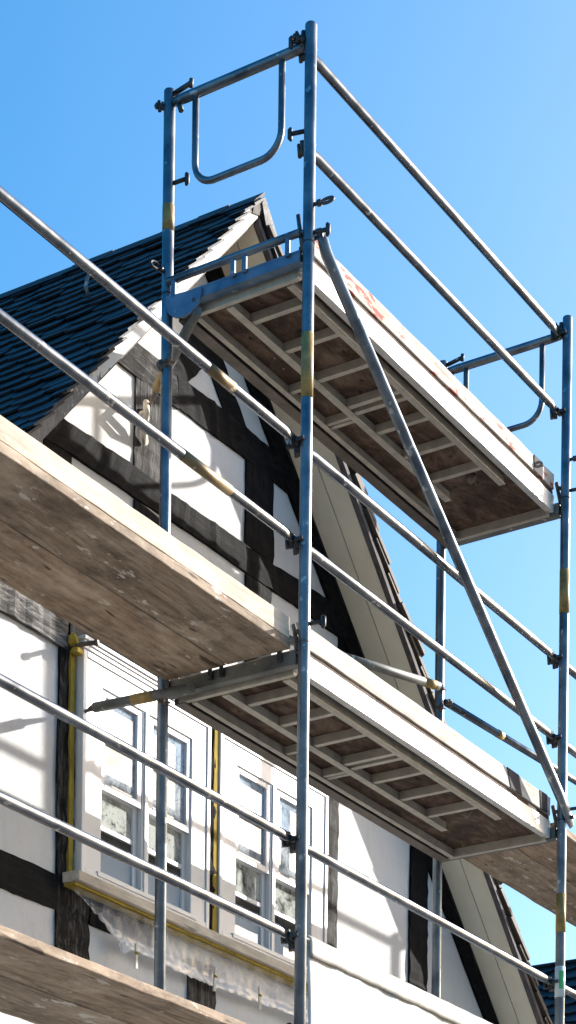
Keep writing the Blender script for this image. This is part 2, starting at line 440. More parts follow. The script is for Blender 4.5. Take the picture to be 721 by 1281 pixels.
# roof deck + slates
def roof_side(f, sgn, m, exposure, width, x_end, y0, y1, th, lift, name, tip=.05, yjit=.012):
    """one roof slope hung with separate thin slates with rounded tails, laid from the eave up"""
    sl = 1.098 if sgn < 0 else .985
    L = math.hypot(1, sl)
    up = Vector((-sgn / L, 0, sl / L)); nrm = Vector((sgn * sl / L, 0, 1 / L)); yv = Vector((0, 1, 0))
    eave = Vector((x_end, 0, f(x_end)))
    total = abs(XA - x_end) * L
    bm = NB()
    rows = int(total / exposure) + 1
    for r in range(rows):
        d = r * exposure
        off = (r % 2) * width * .5
        y = y0 - off * .0
        k = 0
        while y < y1:
            w = width * random.uniform(.82, 1.15)
            if k == 0: w = width * (1.0 if r % 2 else .55) * random.uniform(.9, 1.1)
            h = exposure * 1.9
            if d + h > total + .06: h = total + .06 - d
            if h < .05: break
            ya = y + .003 + (random.uniform(-yjit, yjit) if k == 0 else 0); yb = y + w - .003
            tilt = (th * 2.0) * random.uniform(.75, 1.35)
            dj = random.uniform(-.02, .02)
            prof = [(ya, h), (yb, h), (yb, tip), (yb - w * .16, tip * .35), ((ya + yb) / 2, 0), (ya + w * .16, tip * .35), (ya, tip)]
            top, bot = [], []
            for yy, s_ in prof:
                base = eave + up * (d + s_ + dj) + yv * yy + nrm * (lift + tilt * (1 - s_ / h) * 1.0)
                bot.append(bm.verts.new(base)); top.append(bm.verts.new(base + nrm * th))
            n = len(prof)
            bm.faces.new(top); bm.faces.new(bot)
            for i in range(n): bm.faces.new((top[i], top[(i + 1) % n], bot[(i + 1) % n], bot[i]))
            y += w; k += 1
    return ob(name, bm, m, house)
# solid deck beneath the slates
for f, xs in ((zl, (XE0, XA)), (zr, (XA, XE1))):
    slope_sheet('roof_deck', f, xs, YF + .03, DEP + .3, .032, .030, VERGE_D)
roof_side(zl, -1, SLATE, .132, .20, XE0 - .05, YF - .062, DEP + .3, .012, .046, 'slate_roof', .04, .014)
roof_side(zr, 1, SLATE_B, .205, .26, XE1 + .05, YF - .032, DEP + .3, .026, .044, 'slate_roof', .02, .016)
bm = NB(); yy = YF - .05                                 # ridge: the top slates of the left side lap over in short lengths
while yy < DEP + .3:
    l = random.uniform(.22, .34); q = random.uniform(-.012, .012)
    prism(bm, [(XA - .09, zl(XA - .09) + .125 + q), (XA + .02, zl(XA) + .135 + q), (XA + .026, zl(XA) + .118 + q), (XA - .08, zl(XA - .08) + .108 + q)], yy, yy + l - .004)
    yy += l
ob('ridge', bm, SLATE, house)
bm = NB()                                                # verge leaf of slate at the top of the right side
prism(bm, [(XA + .03, zr(XA) + .08), (XA + .06, zr(XA) + .13), (XA + .34, zr(XA + .34) + .14), (XA + .30, zr(XA + .30) + .046), (XA + .07, zr(XA + .07) + .046)], YF - .03, YF - .0125)
ob('verge_slate', bm, SLATE, house)

# ------------------------------------------------------------------ windows
def frame(bm, x0, x1, z0, z1, w, y0, y1, wt=None, wb=None):
    wt = wt or w; wb = wb or w
    box(bm, x0, x0 + w, y0, y1, z0, z1); box(bm, x1 - w, x1, y0, y1, z0, z1)
    box(bm, x0 + w, x1 - w, y0, y1, z1 - wt, z1); box(bm, x0 + w, x1 - w, y0, y1, z0, z0 + wb)

def window(X):
    Y = WY - .075
    z0, z1 = 5.275, 6.475
    bm = NB()
    frame(bm, X, X + 1.215, z0, z1, .035, Y, WY + .02)                       # outermost bead
    frame(bm, X + .035, X + 1.18, z0, z1 - .035, .147, Y + .008, WY + .02, .113, .02)   # flat lining
    box(bm, X + .56, X + .625, Y + .014, WY + .02, z0 + .02, z1 - .145)      # mullion
    box(bm, X + .577, X + .608, Y + .006, Y + .014, z0 + .02, z1 - .145)
    # head mouldings
    box(bm, X - .005, X + 1.22, Y - .008, WY + .02, z1 + .0005, z1 + .022)
    box(bm, X - .012, X + 1.227, Y - .016, WY + .02, z1 + .0225, z1 + .04)
    box(bm, X - .02, X + 1.235, Y - .026, WY + .02, z1 + .0405, z1 + .062)
    w = ob('window', bm, WHITE, house, bevel=.004)
    for xa, xb in ((X + .18, X + .558), (X + .627, X + 1.035)):
        zt, zb, zm = z1 - .147, z0 + .022, 5.805
        # upper sash in front, lower sash behind
        bm = NB(); y0, y1 = Y + .018, Y + .042
        frame(bm, xa, xb, zm - .022, zt, .040, y0, y1, .036, .040)
        box(bm, xa + .040, xb - .040, y0 + .006, y1, 6.045, 6.071)
        ob('sash', bm, WHITE, w, bevel=.003)
        bm = NB(); y2, y3 = Y + .0425, Y + .066
        frame(bm, xa, xb, zb, zm + .005, .040, y2, y3, .03, .05)
        box(bm, xa + .040, xb - .040, y2 + .004, y3, 5.575, 5.602)
        ob('sash', bm, WHITE, w, bevel=.003)
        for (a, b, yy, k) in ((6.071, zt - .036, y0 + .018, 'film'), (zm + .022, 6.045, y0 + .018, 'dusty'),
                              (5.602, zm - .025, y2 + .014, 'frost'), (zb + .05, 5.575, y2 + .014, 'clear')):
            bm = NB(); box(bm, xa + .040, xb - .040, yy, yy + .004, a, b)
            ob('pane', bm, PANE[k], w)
    bm = NB(); box(bm, X + .14, X + 1.08, Y - .006, Y + .026, z0 + .018, z0 + .045)
    ob('sill_rail', bm, WHITE, w, bevel=.004)
    return w
window(.02)
window(1.335)
bm = NB(); long_box(bm, -.07, 2.62, WY - .130, WY + .01, 5.200, 5.257, 20, .003)
ob('window_sill', bm, SILLW, house, bevel=.006)

# ------------------------------------------------------------------ neighbour house, far right behind
nb = empty('neighbour_house', (23, 6, 0), 'neighbouring house with blue grey slate roof low at the right', 'house')
NX, NZ = 23.0, 11.45
def nroof():
    bm = NB()
    L = math.hypot(1, .9); up = Vector((1 / L, 0, .9 / L)); nr = Vector((-.9 / L, 0, 1 / L))
    top = Vector((NX, 0, NZ))
    ex, wd = .30, .42
    for r in range(14):
        d = -(r + 1) * ex - .02
        y = 2.0 - (r % 2) * wd / 2
        while y < 24:
            pr = [(y + .004, ex * 1.7), (y + wd - .004, ex * 1.7), (y + wd - .004, .12), (y + wd * .86, .045), (y + wd / 2, 0), (y + wd * .14, .045), (y + .004, .12)]
            h = min(ex * 1.7, -d)
            t_, b_ = [], []
            for yy, s_ in pr:
                s_ = min(s_, h)
                p = top + up * (d + s_) + Vector((0, yy, 0)) + nr * (.06 * (1 - s_ / (ex * 1.7)))
                b_.append(bm.verts.new(p)); t_.append(bm.verts.new(p + nr * .02))
            bm.faces.new(t_); bm.faces.new(b_)
            for i in range(7): bm.faces.new((t_[i], t_[(i + 1) % 7], b_[(i + 1) % 7], b_[i]))
            y += wd
    ob('roof', bm, SLATE, nb)
    bm = NB(); prism(bm, [(NX - 3.0, NZ - 2.72), (NX + 3.0, NZ - 2.72), (NX, NZ - .02)], 1.9, 24.2)
    ob('roof_deck', bm, VERGE_D, nb)
    bm = NB(); box(bm, NX - .10, NX + .10, 1.9, 24.2, NZ + .01, NZ + .07)
    ob('ridge', bm, SLATE, nb, bevel=.03)
    bm = NB(); box(bm, NX - 2.6, NX + 2.6, 2.4, 23.7, 0, NZ - 2.74)
    ob('wall', bm, PLASTER, nb)
nroof()

# ------------------------------------------------------------------ scaffold posts
PR = .0300
def t_pin(bm, p, d, l=.075):
    p = Vector(p); d = Vector(d).normalized()
    tube(bm, p, p + d * l, .011, 8)
    e = p + d * l
    up = Vector((0, 0, 1))
    sweep(bm, [e - up * .034, e - up * .02 + d * .006, e + up * .02 + d * .006, e + up * .03], .012, 8, radii=[.006, .013, .013, .008])

def wedge_clamp(bm, p, d, k=.72):
    p = Vector(p); d = Vector(d).normalized(); up = Vector((0, 0, 1))
    tube(bm, p - d * .01, p + d * .05 * k, .017, 10)
    sd = d.cross(up).normalized()
    tube(bm, p + d * .036 * k - sd * .034, p + d * .036 * k + sd * .034, .007, 8)
    tube(bm, p + d * .05 * k - up * .026, p + d * .055 * k + up * .028, .009, 8)
    sweep(bm, [p + d * .066 * k - up * .012, p + d * .078 * k, p + d * .066 * k + up * .012], .010, 6)

def collar(bm, c, r=.041, h=.055):
    c = Vector(c)
    sweep(bm, [c - Vector((0, 0, h / 2)), c - Vector((0, 0, h / 2)), c + Vector((0, 0, h / 2)), c + Vector((0, 0, h / 2))], r, 16, radii=[.026, r, r, .026])

def ring_bolt(bm, p, d, rad=.028):
    p = Vector(p); d = Vector(d).normalized()
    tube(bm, p, p + d * .045, .010, 8)
    sweep(bm, [p + d * .02, p + d * .042], .017, 8)
    c = p + d * (.045 + rad); u = d; w = Vector((0, 0, 1)) * .75 + Vector((.4, 0, 0)); w.normalize()
    sweep(bm, [c + rad * 1.1 * math.cos(a) * u + rad * .7 * math.sin(a) * w for a in [2 * math.pi * k / 16 for k in range(16)]], .008, 8, closed=True)

def post(x, y, top, label, bands=(), pins=(), rings=(), collars=(), sticker=None, joints=(), group='scaffold posts'):
    t = empty('scaffold_post', (x, y, 0), label, 'scaffold post', group)
    bm = NB(); lvl = [0.03] + [j for j in joints] + [top]
    sweep(bm, [(x, y, .03), (x, y, top - .004), (x, y, top), (x, y, top), (x, y, top - .03), ], PR, 20, radii=[PR, PR, PR - .002, PR - .006, PR - .006])
    ob('tube', bm, STEEL, t)
    bm = NB(); box(bm, x - .075, x + .075, y - .075, y + .075, 0.004, .014); tube(bm, (x, y, .014), (x, y, .06), .036)
    ob('base_plate', bm, STEEL_D, t)
    for z0, z1 in bands:
        bm = NB(); tube(bm, (x, y, z0), (x, y, z1), PR + .0012, 20); ob('paint_band', bm, YELLOW, t)
    for j in joints:
        bm = NB(); sweep(bm, [(x, y, j - .004), (x, y, j - .003), (x, y, j + .003), (x, y, j + .004)], .03, 20, radii=[PR - .001, PR + .0016, PR + .0016, PR - .001]); ob('joint', bm, STEEL_D, t)
    for z, d in pins:
        bm = NB(); t_pin(bm, Vector((x, y, z)) + Vector(d).normalized() * (PR - .006), d); ob('pin', bm, STEEL_D, t)
    for z, d in rings:
        bm = NB(); ring_bolt(bm, Vector((x, y, z)) + Vector(d).normalized() * (PR - .006), d); ob('ring', bm, STEEL_D, t)
    for z in collars:
        bm = NB(); collar(bm, (x, y, z)); ob('clamp', bm, RUST, t)
        bm = NB(); wedge_clamp(bm, (x, y, z), (-.5, -.6, 0)); ob('bolt', bm, RUST, t)
    if sticker:
        bm = NB(); tube(bm, (x, y, sticker), (x, y, sticker + .19), PR + .0018, 20); s_ = ob('sticker', bm, STICKER, t)
        bm = NB()
        a0 = R(195)
        for k in range(4):
            a, b = a0 + k * .25, a0 + (k + 1) * .25; r_ = PR + .003
            bm.faces.new([bm.verts.new((x + r_ * math.cos(q), y + r_ * math.sin(q), sticker + h)) for q, h in ((a, .05), (b, .05), (b, .16), (a, .16))])
        ob('label', bm, GREEN, s_)
    return t

mY, pY = (0, -1, 0), (0, 1, 0)
post(0, FR, 9.285, 'tall front steel post in mid view with a yellow band below the upper deck',
     bands=[(7.41, 7.735)], pins=[(9.215, (-.25, 1, 0)), (8.755, (-.25, 1, 0)), (8.235, (.15, -1, 0)), (6.28, (.15, -1, 0))],
     rings=[(8.375, (.25, -1, .12))], joints=[8.19, 6.19, 4.19])
post(0, RE, 9.255, 'rear steel post left of the tall front one, reaching the left end guard frame',
     bands=[(8.52, 8.655)], pins=[(8.765, (.2, -1, .1))], rings=[(8.30, (-1, .15, .05))], collars=[7.83, 6.06], joints=[8.19, 6.19])
post(LB, FR, 9.285, 'right hand front steel post with a yellow band and a green sticker near its foot',
     bands=[(7.46, 7.73), (5.50, 5.74)], pins=[(8.215, (.15, -1, 0)), (6.255, (.15, -1, 0))], rings=[(8.405, (.3, -1, .1))], sticker=5.10, joints=[8.17, 6.19])
post(LB, RE, 9.255, 'rear steel post below the right end of the upper deck, against the sky', collars=[7.17, 7.05], joints=[8.19, 6.19])
for x, lab in ((-LB, 'leftmost'), (6.7, 'rightmost')):
    for y, lb in ((FR, 'front'), (RE, 'rear')):
        post(x, y, 7.3, lab + ' ' + lb + ' steel post at the outer end of the scaffold, outside the view')

# ------------------------------------------------------------------ guard rails (one kind, copied)
def make_rail(x0, x1, y, z, label, L=None, tilt=0):
    t = empty('guard_rail', (x0, y, z), label, 'guard rail', 'scaffold guard rails')
    r = .0245; a, b = x0 + .045, x1 - .05; dz = tilt
    P = lambda x: (x, y, z + dz * (x - x0) / (x1 - x0))
    bm = NB()
    sweep(bm, [P(a - .01), P(a + .03), P(a + .085), P(b - .10), P(b - .045), P(b)], r, 16,
          radii=[.024, .0255, r, r, .0265, .022], flat=[.4, .6, 1, 1, .5, .35])
    ob('tube', bm, STEEL_R, t)
    bm = NB(); sweep(bm, [P(b - .19), P(b - .19), P(b - .075), P(b - .075)], r + .0015, 16, radii=[r - .001, r + .0016, r + .0016, r - .001]); ob('sleeve', bm, SLEEVE, t)
    for xx, w in ((x0 + .035, 1), (x1 - .038, -1)):
        bm = NB()
        p = Vector(P(xx))
        tube(bm, p + Vector((0, -.05, 0)), p + Vector((0, .045, 0)), .010, 10)
        tube(bm, p + Vector((0, .04, -.035)), p + Vector((0, .046, .03)), .011, 8)
        sweep(bm, [p + Vector((-.012 * w, .02, -.035)), p + Vector((0, .02, 0)), p + Vector((-.012 * w, .02, .035))], .013, 8)
        tube(bm, p + Vector((-.035 * w, 0, .0)), p + Vector((.02 * w, 0, 0)), .017, 8)
        ob('pin', bm, STEEL_D, t)
    return t
YR = FR + .040
r0 = make_rail(0, LB, YR, 7.19, 'upper rail of the mid level between the two front posts, crossing below the upper deck')
bm = NB(); tube(bm, (-.0, 0, 0), (0, 0, .01), .01); bm.free()
for z, lab in ((6.70, 'lower rail of the mid level between the two front posts, just above the ribbed deck'),
               (9.18, 'topmost rail running down right against blue sky from the tall front post'),
               (8.70, 'second rail from the top, against blue sky above the red splashed toe board'),
               (5.195, 'rail right of the tall front post, crossing the right hand window and plaster'),
               (4.70, 'rail from which the white tarpaulin banner hangs')):
    copy_thing(r0, (0, YR, z), lab)
for z, lab in ((7.20, 'upper left rail crossing the dark slate roof and the sky'),
               (6.70, 'left rail crossing the white barge board and gable timbers above the pale toe board'),
               (5.205, 'left rail crossing in front of the left window just below the plank deck'),
               (4.72, 'lowest left rail crossing the window bottoms above the wooden sill')):
    copy_thing(r0, (-LB, YR, z), lab)
for z, lab in ((7.19, 'upper rail continuing right past the right hand post into the next bay'),
               (6.70, 'lower rail continuing right past the right hand post into the next bay'),
               (5.195, 'lowest rail continuing right past the stickered post foot')):
    make_rail(LB, 6.7, YR, z, lab)
# painted yellow lengths on some rails
def rail_band(z, x0, x1, y=YR):
    for o in bpy.data.objects:
        if o.name.startswith('guard_rail') and abs(LOC[o].z - z) < .02 and LOC[o].x <= x0 < LOC[o].x + 3.1:
            bm = NB(); tube(bm, (x0, y, LOC[o].z), (x1, y, LOC[o].z), .0258, 16)
            ob('paint_band', bm, OCHRE, o); return
rail_band(7.20, -.82, -.60)
rail_band(6.70, -1.02, -.62)

# inner rail in the right hand bay
t = empty('inner_rail', (LB, RE, 7.12), 'thin inner rail seen against the sky right of the rear post', 'guard rail', 'scaffold guard rails')
bm = NB(); sweep(bm, [(LB + .05, RE - .03, 7.10), (4.8, RE - .03, 7.195), (6.7, RE - .03, 7.29)], .024, 16); ob('tube', bm, STEEL_R, t)
bm = NB(); wedge_clamp(bm, (LB + .03, RE - .03, 7.10), (1, -.2, 0)); collar(bm, (LB, RE, 7.09), .042, .04); ob('clamp', bm, RUST, t)
bm = NB(); tube(bm, (3.75, RE - .03, 7.139), (3.82, RE - .03, 7.143), .0262); ob('paint_band', bm, YELLOW, t)

# ------------------------------------------------------------------ end guard frames
def end_frame(x, label):
    t = empty('end_guard_frame', (x, RE, 9.18), label, 'guard frame', 'end guard frames on the upper deck')
    z = 9.185
    bm = NB(); sweep(bm, [(x, RE - .03, z), (x, RE - .10, z), (x, .10, z), (x, .045, z), (x, .03, z)], .026, 16, radii=[.022, .026, .026, .024, .020]); ob('top_tube', bm, STEEL, t)
    ya, yb, zb, rc = .70, .17, 8.70, .12
    pts = [(x, ya, z - .02)]
    for k in range(9):
        a = R(180 + 90 * k / 8)
        pts.append((x, ya - rc - rc * math.cos(a) * 1.0 * -1 * -1 if False else ya - rc + rc * math.cos(R(90 * k / 8)), zb + rc - rc * math.sin(R(90 * k / 8))))
    for k in range(9):
        pts.append((x, yb + rc - rc * math.sin(R(90 * k / 8)), zb + rc - rc * math.cos(R(90 * k / 8))))
    pts.append((x, yb, z - .02))
    bm = NB(); sweep(bm, pts, .0175, 14); ob('loop_tube', bm, STEEL, t)
    bm = NB(); collar(bm, (x, RE, z), .038, .05); wedge_clamp(bm, (x, RE + .02, z - .01), (-.6, .6, 0))
    tube(bm, (x, RE - .03, z + .045), (x - .01, RE - .14, z + .055), .013, 10); tube(bm, (x - .01, RE - .14, z + .035), (x - .01, RE - .145, z + .075), .012, 8)
    tube(bm, (x, RE - .06, z - .02), (x, RE - .075, z - .06), .014, 10); ob('clamp', bm, STEEL_D, t)
    bm = NB(); wedge_clamp(bm, (x - .02, .03, z + .02), (-.4, 1, .5)); tube(bm, (x - .01, .045, z - .01), (x - .01, .035, z + .07), .015, 10); ob('front_clamp', bm, STEEL_D, t)
    return t
e0 = end_frame(0, 'left end guard frame with a rounded hanging loop against open sky')
e1 = copy_thing(e0, (LB, RE, 9.18), 'right end guard frame half hidden behind the upper toe board')

# ------------------------------------------------------------------ transoms (cross beams)
def transom(x, zt, label, upper=False):
    """zt = level of the deck bearing"""
    t = empty('cross_beam', (x, RE, zt), label, 'cross beam', 'scaffold cross beams')
    m = STEEL_P if upper else BRACKET
    h = .058 if upper else .075
    bm = NB()
    box(bm, x - .028, x + .028, .034, RE - .03, zt - .012, zt)                  # U channel
    box(bm, x - .028, x - .022, .034, RE - .03, zt - h, zt - .0125); box(bm, x + .022, x + .028, .034, RE - .03, zt - h, zt - .0125)
    box(bm, x - .0215, x + .0215, .034, RE - .03, zt - h, zt - h + .006)
    ob('beam', bm, m, t, bevel=.002)
    for yy in ((.10, .36, .43, .80) if upper else (.12, .47, .54, .81)):
        bm = NB()
        box(bm, x - .045, x - .0285, yy - .013, yy + .013, zt - (.02 if upper else .05), zt + (.075 if upper else .02))
        ob('claw', bm, m if upper else STEEL_D, t, bevel=.003)
    if upper:
        bm = NB(); tube(bm, (x - .03, .03, zt + .082), (x - .03, RE - .02, zt + .082), .0195, 14); ob('lock_tube', bm, STEEL, t)
        bm = NB(); n = 14; pl = []
        yc = .735
        for k in range(n + 1):
            a = math.pi * k / n
            pl.append((yc - .115 * math.cos(a), zt - .035 - .10 * math.sin(a)))
        pl = [(RE - .02, zt - .0), (yc - .115, zt - .02)] + pl[0:] + [(RE - .02, zt - .035)]
        a_ = [bm.verts.new((x - .030, y, z)) for y, z in pl]; b_ = [bm.verts.new((x - .044, y, z)) for y, z in pl]
        bm.faces.new(a_); bm.faces.new(b_)
        for i in range(len(pl)): bm.faces.new((a_[i], a_[(i + 1) % len(pl)], b_[(i + 1) % len(pl)], b_[i]))
        ob('gusset', bm, STEEL_P, t)
        bm = NB(); tube(bm, (x - .046, .668, zt - .07), (x - .043, .668, zt - .07), .011, 10); ob('bolt_hole', bm, RUST, t)
    bm = NB(); tube(bm, (x - .005, .06, zt + .135 if not upper else zt + .19), (x - .005, .03, zt + .0), .012, 10)
    tube(bm, (x - .03, .045, zt + .09), (x + .02, -.005, zt + .09), .012, 10)
    ob('toe_board_hook', bm, RUST if not upper else STEEL, t)
    return t
transom(0, 8.155, 'blue grey cross beam with round gusset plate at the upper deck\'s left end', True)
c1 = transom(0, 6.155, 'greenish grey cross beam where the plank deck meets the ribbed deck')
copy_thing(c1, (LB, RE, 6.155), 'cross beam carrying the right end of the mid level ribbed deck')
copy_thing(c1, (LB, RE, 8.145), 'cross beam below the right end of the upper deck, against the sky')
for x, z, l in ((-LB, 6.155, 'outer left cross beam at mid level, outside the view'), (6.7, 6.155, 'outer right cross beam at mid level, outside the view'),
                (0, 4.155, 'cross beam under the inner end of the lowest plank deck'), (-LB, 4.155, 'cross beam under the outer end of the lowest plank deck')):
    copy_thing(c1, (x, RE, z), l)

# ------------------------------------------------------------------ brace
t = empty('diagonal_brace', (0, -.05, 8.2), 'long diagonal brace falling from the upper deck to the right hand post', 'brace')
bm = NB(); sweep(bm, [(.035, -.035, 8.27), (.055, -.05, 8.22), (.085, -.052, 8.165), (2.86, -.052, 6.29), (2.93, -.052, 6.245), (3.01, -.048, 6.19), (3.05, -.045, 6.16)], .030, 18,
                radii=[.018, .030, .030, .030, .031, .030, .02], flat=[.3, .5, 1, 1, .6, .35, .3])
ob('tube', bm, STEEL, t)
bm = NB(); tube(bm, (.045, -.06, 8.235), (.045, .02, 8.235), .012, 10); ob('end_bolt', bm, STEEL_D, t)
bm = NB(); tube(bm, (3.0, -.085, 6.20), (3.0, -.02, 6.20), .012, 10); ob('end_bolt', bm, STEEL_D, t)

# ------------------------------------------------------------------ ribbed aluminium decks (upper one built, mid one copied)
dk = empty('ribbed_deck', (.035, 0, 8.0), 'upper ribbed aluminium and plywood deck seen from below', 'scaffold deck', 'ribbed scaffold decks')
x0, x1 = .04, LB - .04
bm = NB(); box(bm, x0 + .03, x1 - .03, .085, .795, 8.115, 8.13); ob('plywood_panel', bm, PLY, dk)
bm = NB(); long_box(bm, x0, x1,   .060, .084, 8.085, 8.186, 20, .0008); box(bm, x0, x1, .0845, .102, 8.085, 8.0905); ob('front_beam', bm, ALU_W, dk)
bm = NB(); long_box(bm, x0, x1, .068, .083, 8.1865, 8.217, 20, .0008); ob('panel_edge', bm, PLY, dk)
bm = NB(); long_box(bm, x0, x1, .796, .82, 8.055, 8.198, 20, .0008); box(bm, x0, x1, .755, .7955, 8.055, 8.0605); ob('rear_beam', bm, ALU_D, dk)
for xa, xb in ((x0, x0 + .03), (x1 - .03, x1)):
    bm = NB(); box(bm, xa, xb, .0855, .795, 8.062, 8.17); ob('end_beam', bm, ALU, dk, bevel=.003)
for ya, yb, xa, xb in ((.145, .175, .075, 2.45), (.515, .547, .075, 2.46), (.715, .735, .075, 2.92)):
    bm = NB(); box(bm, xa, xb, ya, yb, 8.058, 8.1145); box(bm, xa, xb, ya - .012, ya - .0005, 8.058, 8.063); ob('rail', bm, ALU, dk, bevel=.002)
for xx in (.27, .59, .925, 1.245, 1.32, 1.57, 1.89, 2.22):
    bm = NB(); box(bm, xx - .017, xx + .017, .1755, .5145, 8.066, 8.1145); ob('rib', bm, ALU, dk, bevel=.002)
for xx in (.955, 1.35, 1.39):
    bm = NB(); box(bm, xx - .014, xx + .014, .5475, .7145, 8.07, 8.1145); ob('rib', bm, ALU, dk, bevel=.002)
bm = NB(); tube(bm, (2.34, .33, 8.114), (2.36, .30, 8.09), .03, 12); ob('socket', bm, ALU_D, dk)
d2 = copy_thing(dk, (.035, 0, 6.0), 'mid level ribbed deck with rust stained plywood underside')

# ------------------------------------------------------------------ toe boards
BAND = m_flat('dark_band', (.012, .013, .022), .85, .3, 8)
def toe(xa, xb, ya, yb, za, zb, m, label, bands=()):
    bm = NB(); long_box(bm, xa, xb, ya, yb, za, zb, 24, .0016)
    o = ob('toe_board', bm, m, None, ((xa + xb) / 2, ya, za), .004)
    for (a0, b0, a1, b1) in bands:
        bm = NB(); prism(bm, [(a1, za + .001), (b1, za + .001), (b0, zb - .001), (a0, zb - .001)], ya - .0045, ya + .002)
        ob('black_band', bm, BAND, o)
    return tag(o, label, 'toe board', 'scaffold toe boards')
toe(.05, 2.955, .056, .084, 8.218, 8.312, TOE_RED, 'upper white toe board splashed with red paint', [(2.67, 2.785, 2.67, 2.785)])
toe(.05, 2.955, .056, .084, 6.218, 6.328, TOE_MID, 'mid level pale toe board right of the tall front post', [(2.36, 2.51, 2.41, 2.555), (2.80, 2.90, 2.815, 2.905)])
toe(-2.96, -.045, .058, .086, 6.207, 6.312, TOE, 'pale wooden toe board on the left plank deck')

# ------------------------------------------------------------------ planks
def plank(xa, xb, ya, yb, zb, m, label, th=.046):
    bm = NB(); long_box(bm, xa, xb, ya, yb, zb, zb + th, 26, .0022)
    o = ob('scaffold_plank', bm, m, None, ((xa + xb) / 2, ya, zb), .005)
    return tag(o, label, 'plank', 'scaffold planks')
plank(-2.97, -.035, .055, .437, 6.157, PLANK_W, 'front plank of the left mid level deck, stained with white paint')
plank(-2.97, -.035, .443, .825, 6.157, PLANK, 'rear plank of the left mid level deck, next to the house wall')
plank(-2.97, -.035, .050, .445, 4.157, PLANK, 'front plank of the lowest deck at the bottom left corner')
plank(-2.97, -.035, .452, .85, 4.157, PLANK_W, 'rear plank of the lowest deck at the bottom left corner')
plank(LB + .035, 6.66, .050, .420, 6.157, PLANK, 'front brown plank right of the mid level ribbed deck')
plank(LB + .035, 6.66, .427, .815, 6.157, PLANK_W, 'rear brown plank with chipped paint right of the mid level ribbed deck')

# ------------------------------------------------------------------ wall ties
def tie(a, b, hook, label, band=None, ext=None):
    t = empty('wall_tie', a, label, 'wall tie', 'wall ties')
    A, B, H = Vector(a), Vector(b), Vector(hook); d = (B - A).normalized()
    bm = NB(); tube(bm, A, B, .0265, 16); ob('tube', bm, BRACKET, t)
    bm = NB(); sweep(bm, [B - d * .03, B + d * .02, (B + H) / 2, H], .012, 10, radii=[.02, .016, .010, .009])
    sweep(bm, [H + Vector((.028 * math.cos(q), .004 * math.cos(q), .028 * math.sin(q))) for q in [2 * math.pi * k / 14 for k in range(14)]], .008, 8, closed=True)
    tube(bm, H, H + Vector((0, .03, 0)), .010, 8)
    ob('hook', bm, RUST, t)
    if band:
        bm = NB(); tube(bm, A + (B - A) * band[0], A + (B - A) * band[1], .028, 16); ob('paint_band', bm, YELLOW, t)
    return t, A, B
t, A, B = tie((-.056, .64, 6.075), (-.015, 1.30, 6.122), (.075, 1.455, 6.155), 'horizontal wall tie reaching the left window frame below the plank deck', (.38, .60))
bm = NB(); collar(bm, (0, RE, 6.09), .042, .05); wedge_clamp(bm, (-.05, RE, 6.085), (.2, -1, 0)); ob('clamp', bm, RUST, t)
t, A, B = tie((-.02, .66, 8.04), (.47, 1.27, 8.03), (.62, 1.452, 8.005), 'slanting wall tie from the round gusset to the gable timbers', (.74, .98))
bm = NB(); collar(bm, (0, RE, 7.80), .042, .05); wedge_clamp(bm, (.0, RE, 7.81), (-.8, .3, 0)); ob('clamp', bm, RUST, t)
t, A, B = tie((2.94, .835, 7.168), (1.95, 1.36, 7.22), (1.80, 1.452, 7.225), 'tie tube from the rear right post back to the gable behind the toe board', (.02, .10))
# ropes
bm = NB(); sweep(bm, [(.55, 1.40, 8.03), (.50, 1.36, 7.93), (.53, 1.40, 7.86), (.60, 1.44, 7.84), (.56, 1.42, 7.90), (.50, 1.39, 7.95)], .018, 8)
tag(ob('rope', bm, PEG, None, (.55, 1.42, 7.84)), 'frayed pale rope wound round the wall hook on the gable', 'rope')

# ------------------------------------------------------------------ small things at the windows
def tape(name, pts, yf, label):
    bm = NB(); prism(bm, pts, yf, WY - .012)
    o = ob(name, bm, TAPE, None, (pts[0][0], WY - .03, pts[0][1])); return tag(o, label, 'tape', 'yellow masking tape')
def strip(x, z0, z1, w, wob=.006, n=18):
    l, r = [], []
    for k in range(n + 1):
        z = z0 + (z1 - z0) * k / n
        l.append((x + random.uniform(-wob, wob) * .5, z)); r.append((x + w + random.uniform(-wob, wob) * .3, z))
    return l + r[::-1]
tape('masking_tape', strip(-.035, 5.20, 6.50, .038), WY - .034, 'yellow tape strip down the left edge of the left window')
tape('masking_tape', strip(1.285, 5.262, 6.47, .042), WY - .064, 'yellow tape strip on the black post between the two windows')
bm = NB(); long_box(bm, -.06, 2.60, WY - .100, WY - .02, 5.183, 5.199, 30, .002)
tag(ob('masking_tape', bm, TAPE, None, (1.2, WY - .06, 5.16)), 'long yellow tape strip under the wooden window sill', 'tape', 'yellow masking tape')
# bolt with yellow plug at the head of the left tape
t = empty('wall_bolt', (-.045, WY - .03, 6.51), 'wall bolt with crumpled yellow plug above the left window corner', 'bolt')
bm = NB()
bmesh.ops.create_icosphere(bm, subdivisions=3, radius=.037)
for v in bm.verts:
    v.co *= 1 + random.uniform(-.18, .18); v.co.x *= .75; v.co.y *= .7
bmesh.ops.translate(bm, verts=bm.verts, vec=(-.04, WY - .05, 6.50)); ob('plug', bm, TAPE, t)
bm = NB(); sweep(bm, [(-.03, WY - .02, 6.465), (-.03, WY - .10, 6.47), (.0, WY - .17, 6.475)], .013, 8); tube(bm, (0, WY - .17, 6.475), (.005, WY - .185, 6.476), .02, 8); ob('bolt', bm, RUST, t)
bm = NB(); box(bm, -.055, .0, WY - .09, WY - .045, 6.425, 6.455); ob('tab', bm, TAPE, t, bevel=.006)

